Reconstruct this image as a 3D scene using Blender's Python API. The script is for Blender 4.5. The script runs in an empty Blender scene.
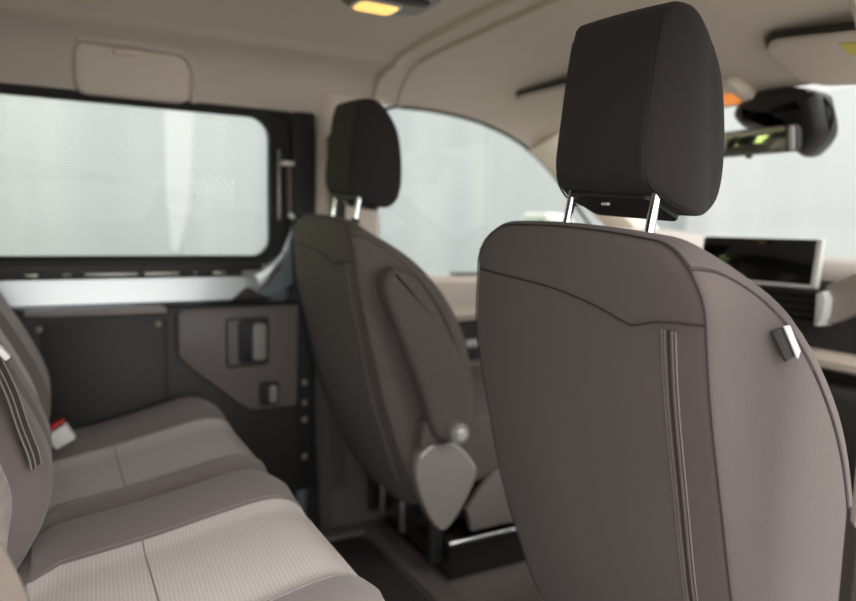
import bpy, bmesh, math, random
from mathutils import Vector, Matrix
random.seed(4)
sc = bpy.context.scene
COL = sc.collection
PI = math.pi

# ------------------------------------------------------------------ helpers
def lin(c):
    return tuple(((v/255)/12.92 if v/255 <= .04045 else ((v/255+.055)/1.055)**2.4) for v in c) + (1,)

def material(name, rgb, rough=.6, metal=0., spec=.5, bump=None, var=0., coat=0., sheen=0.):
    """bump = (scale, strength, kind) ; var = slight procedural colour variation"""
    m = bpy.data.materials.new(name); m.use_nodes = True
    nt = m.node_tree; b = nt.nodes['Principled BSDF']
    b.inputs['Base Color'].default_value = lin(rgb)
    b.inputs['Roughness'].default_value = rough
    b.inputs['Metallic'].default_value = metal
    b.inputs['Specular IOR Level'].default_value = spec
    if coat: b.inputs['Coat Weight'].default_value = coat; b.inputs['Coat Roughness'].default_value = .08
    if sheen:
        b.inputs['Sheen Weight'].default_value = sheen; b.inputs['Sheen Roughness'].default_value = .5
    tc = nt.nodes.new('ShaderNodeTexCoord')
    if var:
        n = nt.nodes.new('ShaderNodeTexNoise'); n.inputs['Scale'].default_value = 9; n.inputs['Detail'].default_value = 6
        nt.links.new(tc.outputs['Object'], n.inputs['Vector'])
        mx = nt.nodes.new('ShaderNodeMix'); mx.data_type = 'RGBA'
        c = lin(rgb)
        mx.inputs[6].default_value = tuple(v*(1-var) for v in c[:3])+(1,)
        mx.inputs[7].default_value = tuple(min(1, v*(1+var)) for v in c[:3])+(1,)
        nt.links.new(n.outputs['Fac'], mx.inputs[0]); nt.links.new(mx.outputs[2], b.inputs['Base Color'])
    if bump:
        s, st, kind = bump
        bp = nt.nodes.new('ShaderNodeBump'); bp.inputs['Strength'].default_value = st; bp.inputs['Distance'].default_value = .002
        if kind == 'noise':
            t = nt.nodes.new('ShaderNodeTexNoise'); t.inputs['Scale'].default_value = s; t.inputs['Detail'].default_value = 4
            out = t.outputs['Fac']
            nt.links.new(tc.outputs['Object'], t.inputs['Vector'])
        elif kind == 'weave':
            outs = []
            for rot in ((0, 0, 0), (0, PI/2, PI/2)):
                mp = nt.nodes.new('ShaderNodeMapping'); mp.inputs['Rotation'].default_value = rot
                t = nt.nodes.new('ShaderNodeTexWave'); t.inputs['Scale'].default_value = s; t.inputs['Distortion'].default_value = .6
                t.bands_direction = 'DIAGONAL'
                nt.links.new(tc.outputs['Object'], mp.inputs[0]); nt.links.new(mp.outputs[0], t.inputs['Vector'])
                outs.append(t.outputs['Fac'])
            a = nt.nodes.new('ShaderNodeMath'); a.operation = 'ADD'
            nt.links.new(outs[0], a.inputs[0]); nt.links.new(outs[1], a.inputs[1]); out = a.outputs[0]
        nt.links.new(out, bp.inputs['Height']); nt.links.new(bp.outputs[0], b.inputs['Normal'])
    return m

def ribbed_fabric(name, rgb1, rgb2, scale):
    m = material(name, rgb1, .9, spec=.2)
    nt = m.node_tree; b = nt.nodes['Principled BSDF']
    tc = nt.nodes.new('ShaderNodeTexCoord'); mp = nt.nodes.new('ShaderNodeMapping')
    mp.inputs['Rotation'].default_value = (0, 0, math.radians(3))
    w = nt.nodes.new('ShaderNodeTexWave'); w.inputs['Scale'].default_value = scale; w.inputs['Distortion'].default_value = .4
    w.inputs['Detail'].default_value = 1; w.bands_direction = 'X'
    mx = nt.nodes.new('ShaderNodeMix'); mx.data_type = 'RGBA'
    mx.inputs[6].default_value = lin(rgb1); mx.inputs[7].default_value = lin(rgb2)
    bp = nt.nodes.new('ShaderNodeBump'); bp.inputs['Strength'].default_value = .2; bp.inputs['Distance'].default_value = .0006
    L = nt.links.new
    L(tc.outputs['Object'], mp.inputs[0]); L(mp.outputs[0], w.inputs['Vector']); L(w.outputs['Fac'], mx.inputs[0])
    L(mx.outputs[2], b.inputs['Base Color']); L(w.outputs['Fac'], bp.inputs['Height']); L(bp.outputs[0], b.inputs['Normal'])
    return m

def glass_material(name, tint=(248, 250, 250)):
    m = bpy.data.materials.new(name); m.use_nodes = True
    nt = m.node_tree; nt.nodes.clear(); L = nt.links.new
    o = nt.nodes.new('ShaderNodeOutputMaterial'); t = nt.nodes.new('ShaderNodeBsdfTransparent')
    g = nt.nodes.new('ShaderNodeBsdfGlossy'); g.inputs['Roughness'].default_value = .02
    lw = nt.nodes.new('ShaderNodeLayerWeight'); pw = nt.nodes.new('ShaderNodeMath'); pw.operation = 'POWER'; pw.inputs[1].default_value = 5
    f = nt.nodes.new('ShaderNodeMath'); f.operation = 'MULTIPLY_ADD'; f.inputs[1].default_value = .30; f.inputs[2].default_value = .008
    lw.inputs['Blend'].default_value = .5; L(lw.outputs['Facing'], pw.inputs[0]); L(pw.outputs[0], f.inputs[0])
    mx = nt.nodes.new('ShaderNodeMixShader'); t.inputs['Color'].default_value = lin(tint)
    L(f.outputs[0], mx.inputs[0]); L(t.outputs[0], mx.inputs[1]); L(g.outputs[0], mx.inputs[2]); L(mx.outputs[0], o.inputs[0])
    return m

def emission_material(name, rgb, strength):
    m = bpy.data.materials.new(name); m.use_nodes = True
    b = m.node_tree.nodes['Principled BSDF']
    b.inputs['Base Color'].default_value = lin(rgb); b.inputs['Emission Color'].default_value = lin(rgb)
    b.inputs['Emission Strength'].default_value = strength
    return m

def wloc(o):
    v = Vector((0, 0, 0))
    while o: v += o.location; o = o.parent
    return v

def obj(name, bm, mats, parent=None, smooth=True, angle=35, loc=None):
    """bm holds world coordinates; the object's origin goes to loc (or its parent's origin)."""
    me = bpy.data.meshes.new(name)
    base = wloc(parent) if parent else Vector(loc or (0, 0, 0))
    bmesh.ops.translate(bm, verts=bm.verts, vec=-base)
    bmesh.ops.recalc_face_normals(bm, faces=bm.faces)
    bm.to_mesh(me); bm.free()
    for m in (mats if isinstance(mats, (list, tuple)) else [mats]): me.materials.append(m)
    if smooth:
        me.polygons.foreach_set('use_smooth', [True]*len(me.polygons))
        me.set_sharp_from_angle(angle=math.radians(angle))
    o = bpy.data.objects.new(name, me); COL.objects.link(o)
    if parent: o.parent = parent
    else: o.location = base
    return o

def thing(name, label, cat, loc, group=None, kind=None):
    o = bpy.data.objects.new(name, None); COL.objects.link(o); o.location = loc
    o.empty_display_size = .05
    tag(o, label, cat, group, kind); return o

def tag(o, label=None, cat=None, group=None, kind=None):
    if label: o['label'] = label
    if cat: o['category'] = cat
    if group: o['group'] = group
    if kind: o['kind'] = kind
    return o

def box(bm, x0, x1, y0, y1, z0, z1, bev=0, seg=3, mat=0, rot=None):
    r = bmesh.ops.create_cube(bm, size=1)
    vs = r['verts']
    c = Vector(((x0+x1)/2, (y0+y1)/2, (z0+z1)/2)); s = Vector((x1-x0, y1-y0, z1-z0))
    for v in vs: v.co = Vector((v.co.x*s.x, v.co.y*s.y, v.co.z*s.z))
    fs = {f for v in vs for f in v.link_faces}
    for f in fs: f.material_index = mat
    if bev:
        es = list({e for v in vs for e in v.link_edges})
        g = bmesh.ops.bevel(bm, geom=es, offset=bev, segments=seg, profile=.5, affect='EDGES', material=mat)
        vs = list({v for f in g['faces'] for v in f.verts} | {v for v in vs if v.is_valid})
    for v in vs:
        if rot: v.co = rot @ v.co
        v.co += c
    return bm

def BM(): return bmesh.new()

def bridge(bm, rings, closed=True, cap0=True, cap1=True, matf=None):
    R = [[bm.verts.new(p) for p in r] for r in rings]
    n = len(R[0]); m = n if closed else n-1
    for a, b in zip(R[:-1], R[1:]):
        for i in range(m):
            j = (i+1) % n
            f = bm.faces.new((a[i], a[j], b[j], b[i]))
            if matf: f.material_index = matf(f.calc_center_median())
    if closed and cap0: bm.faces.new(R[0][::-1])
    if closed and cap1: bm.faces.new(R[-1])
    return bm

def tube(bm, pts, r, seg=8, closed=False):
    pts = [Vector(p) for p in pts]; n = len(pts); rings = []; prev = None
    for i, p in enumerate(pts):
        if closed: d = pts[(i+1) % n]-pts[i-1]
        else: d = pts[min(i+1, n-1)]-pts[max(i-1, 0)]
        d.normalize()
        if prev is None:
            up = Vector((0, 0, 1)) if abs(d.z) < .9 else Vector((1, 0, 0))
            a = d.cross(up).normalized()
        else:
            a = (prev - d*prev.dot(d)).normalized()
        prev = a; b = d.cross(a)
        rr = r(i/(n-1)) if callable(r) else r
        rings.append([p + a*math.cos(2*PI*k/seg)*rr + b*math.sin(2*PI*k/seg)*rr for k in range(seg)])
    if closed:
        V = [[bm.verts.new(q) for q in ring] for ring in rings]
        for i in range(n):
            A, B = V[i], V[(i+1) % n]
            for k in range(seg): bm.faces.new((A[k], A[(k+1) % seg], B[(k+1) % seg], B[k]))
    else: bridge(bm, rings)
    return bm

def smoothpath(pts, k=6):
    """Catmull-Rom through the points"""
    P = [Vector(p) for p in pts]; out = []
    for i in range(len(P)-1):
        p0, p1, p2, p3 = P[max(i-1, 0)], P[i], P[i+1], P[min(i+2, len(P)-1)]
        for j in range(k):
            t = j/k
            out.append(.5*((2*p1)+(p2-p0)*t+(2*p0-5*p1+4*p2-p3)*t*t+(3*p1-p0-3*p2+p3)*t**3))
    out.append(P[-1]); return out

def interp(tab, x):
    """smooth (cubic hermite) lookup in a table of (key, value)"""
    tab = sorted(tab)
    if x <= tab[0][0]: return tab[0][1]
    if x >= tab[-1][0]: return tab[-1][1]
    for i in range(len(tab)-1):
        if x <= tab[i+1][0]:
            x0, y0 = tab[i]; x1, y1 = tab[i+1]; h = x1-x0; t = (x-x0)/h
            def sl(k):
                if k <= 0: return (tab[1][1]-tab[0][1])/(tab[1][0]-tab[0][0])
                if k >= len(tab)-1: return (tab[-1][1]-tab[-2][1])/(tab[-1][0]-tab[-2][0])
                return (tab[k+1][1]-tab[k-1][1])/(tab[k+1][0]-tab[k-1][0])
            m0, m1 = sl(i)*h, sl(i+1)*h
            return (2*t**3-3*t*t+1)*y0+(t**3-2*t*t+t)*m0+(-2*t**3+3*t*t)*y1+(t**3-t*t)*m1

def rrect(x0, x1, z0, z1, r, n=8):
    """rounded rectangle as 2-D points, counter-clockwise; r = radius or four radii (TR, TL, BL, BR)"""
    if not isinstance(r, (list, tuple)): r = [r]*4
    out = []
    for (cx, cz, a0, rr) in ((x1-r[0], z1-r[0], 0, r[0]), (x0+r[1], z1-r[1], 90, r[1]), (x0+r[2], z0+r[2], 180, r[2]), (x1-r[3], z0+r[3], 270, r[3])):
        for k in range(n+1):
            a = math.radians(a0+90*k/n); out.append((cx+rr*math.cos(a), cz+rr*math.sin(a)))
    return out

def offset2(poly, d):
    """move every vertex of a closed 2-D polygon inwards by d"""
    n = len(poly); A = sum(poly[i][0]*poly[(i+1) % n][1]-poly[(i+1) % n][0]*poly[i][1] for i in range(n)); s = 1 if A > 0 else -1
    out = []
    for i in range(n):
        p, q = poly[i-1], poly[(i+1) % n]
        tx, ty = q[0]-p[0], q[1]-p[1]; l = math.hypot(tx, ty) or 1
        out.append((poly[i][0]-ty/l*s*d, poly[i][1]+tx/l*s*d))
    return out

def slab(bm, poly, y0, y1, bev=.003, plane='xz', mat=0):
    """2-D outline extruded between y0 and y1 with rounded rims"""
    def P(p, y): return (p[0], y, p[1]) if plane == 'xz' else ((p[0], p[1], y) if plane == 'xy' else (y, p[0], p[1]))
    s = 1 if y1 > y0 else -1
    b = bev; ins = lambda k: offset2(poly, k)
    rings = []
    for (d, y) in ((b, y0), (b*.3, y0+s*b*.3), (0, y0+s*b), (0, y1-s*b), (b*.3, y1-s*b*.3), (b, y1)):
        rings.append([P(p, y) for p in ins(d)])
    bridge(bm, rings, matf=(lambda c: mat)); return bm

def frame(bm, outer, inner, y0, y1, plane='xz', bev=.002):
    """flat frame between two outlines of equal vertex count"""
    def P(p, y): return (p[0], y, p[1]) if plane == 'xz' else (y, p[0], p[1])
    s = 1 if y1 > y0 else -1
    rings = [[P(p, y1) for p in offset2(outer, bev)], [P(p, y1-s*bev) for p in outer], [P(p, y0) for p in outer],
             [P(p, y0) for p in inner], [P(p, y1-s*bev) for p in inner], [P(p, y1) for p in offset2(inner, -bev)]]
    rings.append(rings[0])
    V = [[bm.verts.new(q) for q in r] for r in rings[:-1]]; V.append(V[0]); n = len(V[0])
    for a, b in zip(V[:-1], V[1:]):
        for i in range(n): bm.faces.new((a[i], a[(i+1) % n], b[(i+1) % n], b[i]))
    return bm

def strap(bm, pts, width_dir, w, th=.0015):
    """flat webbing along a path"""
    P = smoothpath(pts, 6); rings = []
    for i, p in enumerate(P):
        d = (P[min(i+1, len(P)-1)]-P[max(i-1, 0)]).normalized()
        wd = Vector(width_dir(i/(len(P)-1)) if callable(width_dir) else width_dir); wd = (wd-d*wd.dot(d)).normalized(); n = d.cross(wd)
        rings.append([p+wd*w/2+n*th*.5, p+wd*w/2-n*th*.5, p-wd*w/2-n*th*.5, p-wd*w/2+n*th*.5])
    return bridge(bm, rings)

def copy_tree(o, parent=None):
    c = o.copy(); COL.objects.link(c)
    if parent: c.parent = parent
    for ch in [x for x in COL.objects if x.parent == o]: copy_tree(ch, c)
    return c

# ------------------------------------------------------------------ materials
M = {}
M['fabric'] = material('dark grey seat fabric', (92, 83, 80), .9, spec=.2, bump=(650, .45, 'noise'), var=.06, sheen=.08)
M['fabric_head'] = material('charcoal headrest fabric', (46, 41, 40), .88, spec=.2, bump=(420, .25, 'weave'), var=.05, sheen=.08)
M['panel'] = ribbed_fabric('light ribbed seat fabric', (188, 179, 174), (177, 168, 163), 56)
M['bolster'] = material('bench side fabric', (116, 106, 102), .9, spec=.2, bump=(500, .2, 'noise'), var=.04, sheen=.2)
M['thread'] = material('dark piping', (58, 50, 49), .8, spec=.2)
M['thread_black'] = material('black piping', (36, 32, 31), .8, spec=.2)
M['thread_light'] = material('grey stitched piping', (124, 116, 113), .8, spec=.2)
M['chrome'] = material('chrome post', (225, 225, 225), .12, 1.)
M['plastic_black'] = material('black plastic', (30, 29, 29), .45, bump=(300, .1, 'noise'))
M['plastic_dark'] = material('dark grey door plastic', (36, 33, 31), .55, bump=(350, .15, 'noise'), var=.04)
M['plastic_mid'] = material('warm grey plastic', (104, 96, 92), .5, bump=(350, .12, 'noise'), var=.03)
M['plastic_seat'] = material('grey seat trim plastic', (140, 132, 126), .5, bump=(350, .12, 'noise'), var=.03)
M['headliner'] = material('beige headliner cloth', (214, 203, 191), .95, spec=.1, bump=(500, .15, 'noise'), var=.02)
M['beige'] = material('beige moulded trim', (228, 215, 200), .6, bump=(300, .08, 'noise'))
M['cardtop'] = material('pale beige door top', (205, 190, 176), .5, bump=(300, .08, 'noise'))
M['rubber'] = material('black rubber seal', (20, 19, 20), .6)
M['paint'] = material('silver body paint', (158, 160, 159), .28, .85, coat=.5)
M['paintblue'] = material('blue grey body paint', (172, 182, 190), .24, .6, coat=.4)
M['mat'] = material('dark floor mat', (66, 62, 60), .85, spec=.2, bump=(120, .4, 'noise'), var=.08)
M['floor'] = material('grey floor covering', (108, 100, 95), .8, spec=.2, bump=(200, .3, 'noise'), var=.06)
M['webbing'] = material('dark belt webbing', (66, 60, 58), .8, bump=(900, .3, 'weave'))
M['webbing_tan'] = material('warm grey belt webbing', (128, 115, 106), .85, bump=(700, .5, 'weave'), var=.04)
M['white'] = material('white plastic', (235, 233, 228), .4)
M['red'] = material('red press button', (196, 40, 36), .4)
M['silver'] = material('satin silver plastic', (214, 212, 208), .3, .3)
M['steel'] = material('bare bracket steel', (150, 146, 140), .35, .9)
M['gloss_black'] = material('glossy black lacquer', (26, 23, 22), .12, coat=.6)
M['screen'] = material('black display glass', (9, 10, 10), .06, coat=.5)
M['mirror'] = material('mirror glass', (225, 235, 215), .04, 1.)
M['glass'] = glass_material('window glass')
M['lamp_warm'] = emission_material('warm lamp lens', (255, 200, 112), 1.5)
M['lamp_amber'] = emission_material('amber lamp lens', (255, 150, 60), .55)
M['label_yellow'] = material('yellow warning label', (206, 196, 84), .5)
M['pillar_low'] = material('dark warm grey plastic', (74, 67, 62), .55, bump=(350, .12, 'noise'))
M['dashpad'] = material('grey dashboard top', (150, 138, 130), .6, bump=(300, .15, 'noise'))
M['dashdark'] = material('dark dashboard plastic', (50, 47, 46), .55, bump=(300, .15, 'noise'))
M['hood'] = material('bonnet paint', (228, 224, 214), .3, coat=.4)

# ------------------------------------------------------------------ van body
YC = 1.118                                    # centre line of the cabin
def mir(y): return 2*YC-y
YS = 1.885                                   # inner face of the left side

# floor
bm = BM(); box(bm, -1.35, 2.0, mir(1.93), 1.93, -.03, 0, .004)
tag(obj('floor', bm, M['floor']), 'grey floor covering of the van cabin', 'floor', kind='structure')
bm = BM(); slab(bm, rrect(.42, .755, mir(1.70), 1.70, .04), .0005, .007, .003, 'xy')
fm = obj('floor_mat', bm, M['mat']); tag(fm, 'dark rubber floor mat in the footwell between bench and front seats', 'floor mat')
# raised grey strip around the front floor
bm = BM(); slab(bm, rrect(.765, .825, mir(1.74), 1.77, .012), .0005, .012, .004, 'xy'); slab(bm, rrect(.60, .764, 1.712, 1.77, .01), .0005, .012, .004, 'xy')
tag(obj('trim_1', bm, M['plastic_mid']), 'pale grey strip edging the floor mat', 'trim', kind='structure')

# rear headliner: one profile swept along x, both sides
side = [(1.90, 1.172), (1.892, 1.20), (1.882, 1.24), (1.868, 1.272), (1.845, 1.296), (1.80, 1.309), (1.765, 1.312), (1.745, 1.316), (1.735, 1.325), (1.70, 1.332), (1.55, 1.340), (1.35, 1.345), (YC, 1.347)]
prof = [(y, z) for y, z in side] + [(mir(y), z) for y, z in side[-2::-1]]
def sweep_x(profile_at, xs, th=.02):
    bm = BM(); G = []
    for x in xs: G.append([bm.verts.new((x, y, z)) for y, z in profile_at(x)])
    for a, b in zip(G[:-1], G[1:]):
        for i in range(len(a)-1): bm.faces.new((a[i], a[i+1], b[i+1], b[i]))
    # thickness outwards (up / away from the centre line)
    geo = bmesh.ops.extrude_face_region(bm, geom=list(bm.faces))
    for v in [g for g in geo['geom'] if isinstance(g, bmesh.types.BMVert)]:
        d = Vector((0, (v.co.y-YC)*.55, .9)).normalized(); v.co += d*th
    return bm
bm = sweep_x(lambda x: [(y, z) for y, z in prof], [-1.35+2.20*i/22 for i in range(23)])
tag(obj('ceiling', bm, M['headliner'], angle=60), 'beige cloth headliner over the rear bench', 'ceiling', kind='structure')

# front headliner: drops to the windscreen header and follows the arc of the front door windows
arc = [(.84, 1.222), (.90, 1.228), (1.03, 1.230), (1.173, 1.219), (1.288, 1.195), (1.411, 1.149), (1.524, 1.075), (1.60, 1.01)]
zroof = [(.84, 1.338), (1.0, 1.330), (1.15, 1.308), (1.3, 1.268), (1.42, 1.228), (1.52, 1.197), (1.6, 1.17)]
def front_prof(x):
    zb, zr = interp(arc, x), interp(zroof, x)
    k = zr-zb; L = []
    for i in range(13):
        t = i/12; a = t*PI/2
        L.append((1.896-.150*(1-math.cos(a))**1.1*1.0-.02*math.sin(a), zb+k*math.sin(a)**1.15 if t > 0 else zb))
    L += [(1.66, zr+.004), (1.4, zr+.010), (YC, zr+.012)]
    return L+[(mir(y), z) for y, z in L[-2::-1]]
bm = sweep_x(front_prof, [.856+.66*i/20 for i in range(21)])
tag(obj('ceiling', bm, M['headliner'], angle=60), 'beige headliner sloping down to the windscreen', 'ceiling', kind='structure')
# rolled joint between the two headliners
bm = BM()
for (x, dz, r) in ((.852, .002, .011), (.935, .004, .006)):
    pts = [Vector((x, y*1.0 if y > YC else y, z)) for y, z in (prof if x < .9 else front_prof(x))]
    pts = [p for p in pts if p.z > 1.2]
    tube(bm, [(p.x, p.y, p.z-dz) for p in pts], r, 10)
tag(obj('trim_2', bm, M['headliner'], angle=60), 'rolled joint line across the headliner above the front seats', 'trim', kind='structure')

# moulded pad above the sliding door window
bm = BM()
def rail_y(z): return interp([(z_, y_) for y_, z_ in side[:5]], z)
out = rrect(.07, .335, 1.171, 1.283, [.045, .025, .031, .031], 8); out = [(x, max(z, 1.171) if abs(x-.2) < .1 else z) for x, z in out]
rings = []
for ins, off in ((0, .0), (0, .006), (.003, .011), (.010, .014), (.03, .015)):
    rings.append([(x, rail_y(z)-off, z+.0) for x, z in offset2(out, ins)])
bridge(bm, rings, cap0=False)
o = obj('trim_3', bm, M['beige'], angle=50); tag(o, 'moulded beige pad above the sliding door window', 'trim', kind='structure')
bm = BM(); box(bm, .155, .205, 1.842, 1.856, 1.265, 1.279, .003)
obj('clip', bm, M['beige'], o)
# raised lip round the pad
bm = BM(); lip = [(.345, 1.178), (.346, 1.22), (.343, 1.252), (.328, 1.278), (.300, 1.290), (.20, 1.293), (.10, 1.291), (.078, 1.286)]
tube(bm, smoothpath([(x, rail_y(z)-.003, z) for x, z in lip], 5), lambda q: .010-.004*q, 8)
obj('lip', bm, M['headliner'], o, angle=60)

# side walls: painted shell outside the trims (left and right)
def wall_mesh(left):
    bm = BM(); f = (lambda y: y) if left else mir
    def b(x0, x1, y0, y1, z0, z1): box(bm, x0, x1, min(f(y0), f(y1)), max(f(y0), f(y1)), z0, z1, .004, 2)
    if left: b(-1.38, -.80, 1.90, 1.96, -.03, 1.30)            # rear quarter
    else: b(-1.38, -.36, 1.90, 1.96, -.03, 1.30)
    b(-.80 if left else -1.38, .80, 1.935, 1.97, 1.19, 1.33)   # roof rail
    b(.665, .86 if left else .72, 1.93, 1.965, -.03, 1.22)             # B pillar
    if left: b(-.80, .665, 1.93, 1.965, -.03, .75)
    if left: b(.86, 2.0, 1.93, 1.965, -.03, .70)
    else: b(1.75, 2.0, 1.93, 1.965, -.03, .70)
    return bm
tag(obj('wall_left', wall_mesh(True), M['paintblue']), 'left body side of the van', 'wall', kind='structure')
tag(obj('wall_right', wall_mesh(False), M['paintblue']), 'right body side of the van with its doors open', 'wall', kind='structure')
bm = BM(); box(bm, -.50, -.44, mir(1.93), 1.93, 0, 1.335, .01)
for y in (.6, .95, 1.3, 1.65): box(bm, -.45, -.432, y-.12, y+.12, .15, 1.2, .008)
tag(obj('wall_rear', bm, M['pillar_low']), 'grey bulkhead behind the rear bench', 'wall', kind='structure')

# B pillar trims
for left in (True, False):
    f = (lambda y: y) if left else mir
    bm = BM()
    rings = []
    dy_ = lambda z: 0 if left else -interp([(1.02, 0), (1.07, .045), (1.11, .063), (1.18, .083), (1.235, .10)], z)
    for z, x0, x1, yi in ((.60, .668, .885, 1.872), (.75, .668, .880, 1.874), (.95, .672, .872, 1.878), (1.10, .680, .868, 1.880), (1.18, .686, .872, 1.878), (1.235, .69, .88, 1.868)):
        yi += dy_(z); x1 = x1 if left else x0+.062
        rings.append([(x0, f(1.93), z), (x0, f(yi+.012), z), (x0+.012, f(yi), z), (x0+.03, f(yi-.006), z), (x1-.015, f(yi), z), (x1, f(yi+.012), z), (x1, f(1.93), z)])
    bridge(bm, rings)
    tag(obj('trim_4' if left else 'trim_5', bm, M['beige']), 'upper beige pillar trim behind the far front seat' if left else 'upper beige pillar trim on the near side', 'trim', kind='structure')
    bm = BM(); rings = []
    for z, x0, x1, yi in ((.0, .66, .90, 1.775), (.03, .66, .90, 1.78), (.10, .662, .89, 1.80), (.30, .665, .885, 1.835), (.50, .668, .88, 1.85), (.605, .668, .885, 1.862)):
        if not left: yi = max(yi, 1.866); x1 = x0+.062
        rings.append([(x0, f(1.93), z), (x0, f(yi+.02), z), (x0+.02, f(yi), z), (x0+.03, f(yi-.008), z), (x1-.02, f(yi), z), (x1, f(yi+.02), z), (x1, f(1.93), z)])
    bridge(bm, rings)
    tag(obj('trim_6' if left else 'trim_7', bm, M['pillar_low']), 'lower grey pillar trim behind the far front seat' if left else 'lower grey pillar trim on the near side', 'trim', kind='structure')

# pillar seat belt (far side)
t = thing('seat_belt', 'dark seat belt hanging on the pillar behind the far front seat', 'seat belt', (.735, 1.86, 1.05))
bm = BM(); strap(bm, [(.735, 1.851, 1.085), (.733, 1.853, 1.0), (.728, 1.858, .85), (.722, 1.852, .62), (.718, 1.836, .48), (.716, 1.828, .35), (.716, 1.792, .12)], (1, 0, 0), .046)
obj('webbing', bm, M['webbing'], t)
bm = BM(); slab(bm, rrect(.70, .768, 1.06, 1.125, .015), 1.872, 1.846, .004); obj('belt_guide', bm, M['plastic_black'], t)

# ------------------------------------------------------------------ left sliding door (door_1)
d1 = thing('door_1', 'closed sliding door on the far side of the van', 'door', (0, 1.88, 0), kind='structure')
outer = rrect(-.80, .655, .758, 1.180, [.06, .06, .06, .06], 10)
inner = rrect(-.74, .545, .782, 1.158, [.055, .055, .05, .05], 10)
bm = BM(); frame(bm, outer, inner, 1.925, 1.893); obj('window_frame', bm, M['rubber'], d1)
bm = BM(); tube(bm, [(x, 1.896, z) for x, z in offset2(inner, -.004)], .006, 8, closed=True); obj('seal', bm, M['rubber'], d1)
# lower inner sash band with clip slots
bm = BM(); box(bm, -.80, .52, 1.878, 1.90, .728, .762, .003); sash = obj('sash_band', bm, M['plastic_dark'], d1)
for x0, x1 in ((-.05, -.02), (.03, .05), (.078, .20), (.215, .30), (.335, .345), (.385, .42)):
    bm = BM(); box(bm, x0, x1, 1.8755, 1.880, .733, .742, .002); obj('clip', bm, M['steel' if x1-x0 > .025 else 'plastic_seat'], sash)
# painted metal band, leaning back a few degrees
bm = BM(); bridge(bm, [[(x, 1.858, .664), (x, 1.855, .668), (x, 1.8625, .727), (x, 1.868, .730), (x, 1.90, .730), (x, 1.90, .664)] for x in (-.80, .44, .50)])
obj('metal_band', bm, M['paint'], d1)
# gusset corner of blue grey metal rising to the front edge
bm = BM(); poly = [(.44, .664), (.53, .664), (.60, .70), (.655, .80), (.662, .92), (.648, .98), (.615, .93), (.598, .85), (.566, .782), (.51, .745), (.455, .741), (.49, .70)]
slab(bm, poly, 1.90, 1.874, .004); obj('corner_gusset', bm, M['paintblue'], d1)
bm = BM(); slab(bm, [(.475, .722), (.51, .742), (.545, .765), (.575, .80), (.583, .79), (.56, .74), (.52, .69), (.505, .69)], 1.88, 1.866, .004); obj('corner_flange', bm, M['paint'], d1)
bm = BM(); slab(bm, [(.425, .664), (.455, .69), (.468, .699), (.485, .695), (.505, .676), (.54, .662)], 1.872, 1.85, .004); obj('bump_stop', bm, M['plastic_dark'], d1)
# front edge of the door with lock parts
bm = BM(); slab(bm, rrect(.602, .668, .10, 1.178, .01), 1.93, 1.868, .004); obj('door_edge', bm, M['rubber'], d1)
bm = BM(); tube(bm, smoothpath([(.56, 1.885, 1.172), (.592, 1.885, 1.165), (.61, 1.885, 1.13), (.612, 1.885, 1.0), (.60, 1.885, .86), (.585, 1.885, .80)]), .007); obj('edge_flange', bm, M['plastic_black'], d1)
bm = BM(); box(bm, .604, .618, 1.872, 1.888, 1.062, 1.118, .004); lk = obj('striker', bm, M['white'], d1)
bm = BM(); box(bm, .572, .606, 1.868, 1.885, 1.030, 1.043, .003); obj('lug', bm, M['white'], lk)
bm = BM(); box(bm, .590, .615, 1.868, 1.885, .885, .898, .003, rot=Matrix.Rotation(.5, 3, 'Y')); obj('lug', bm, M['white'], lk)
bm = BM(); box(bm, .563, .572, 1.882, 1.892, .88, 1.075, .003); obj('guide_strip', bm, M['steel'], d1)
bm = BM(); box(bm, .588, .600, 1.870, 1.885, .90, 1.03, .003); obj('guide_strip', bm, M['plastic_mid'], d1)
for z in (.42, .36, .31, .20):
    bm = BM(); box(bm, .628, .642, 1.862, 1.872, z-.008, z+.008, .003); obj('rivet', bm, M['plastic_seat'], d1)
# trim panel: dark sheet with a raised handle section
bm = BM(); slab(bm, rrect(-.80, .608, .07, .655, .012), 1.90, 1.845, .005); tp = obj('trim_panel', bm, M['plastic_dark'], d1)
bm = BM(); slab(bm, rrect(-.02, .262, .08, .637, [.03, .03, .01, .01]), 1.846, 1.8415, .002); obj('recessed_sheet', bm, M['gloss_black'] if False else M['plastic_dark'], tp)
bm = BM(); slab(bm, [(-.05, .660), (-.05, .645), (.0, .642), (.26, .640), (.262, .652), (.25, .661)], 1.85, 1.832, .003); obj('ledge', bm, M['plastic_seat'], tp)
poly = [(.285, .635), (.285, .53), (.315, .495), (.44, .385), (.47, .365), (.592, .365), (.600, .375), (.604, .648), (.30, .648)]
bm = BM(); slab(bm, poly, 1.846, 1.826, .007); obj('handle_section', bm, M['plastic_mid'], tp)
def handle(x0, x1, z0, z1, name):
    bm = BM(); frame(bm, rrect(x0, x1, z0, z1, .012), offset2(rrect(x0, x1, z0, z1, .012), .008), 1.828, 1.821)
    h = obj(name, bm, M['plastic_black'], tp)
    bm = BM(); slab(bm, offset2(rrect(x0, x1, z0, z1, .012), .007), 1.829, 1.8245, .001); obj('recess', bm, M['rubber'], h)
    bm = BM(); w = x1-x0
    slab(bm, offset2(rrect(x0+w*.42, x1-.004, z0+.006, z1-.006, .012), .003), 1.825, 1.812, .004); obj('lever', bm, M['plastic_seat'], h)
bm = BM(); frame(bm, rrect(.405, .520, .488, .622, .012), offset2(rrect(.405, .520, .488, .622, .012), .006), 1.829, 1.823); obj('handle_surround', bm, M['plastic_dark'], tp)
handle(.437, .517, .496, .614, 'door_handle')
handle(.492, .548, .375, .442, 'lock_lever')
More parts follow.
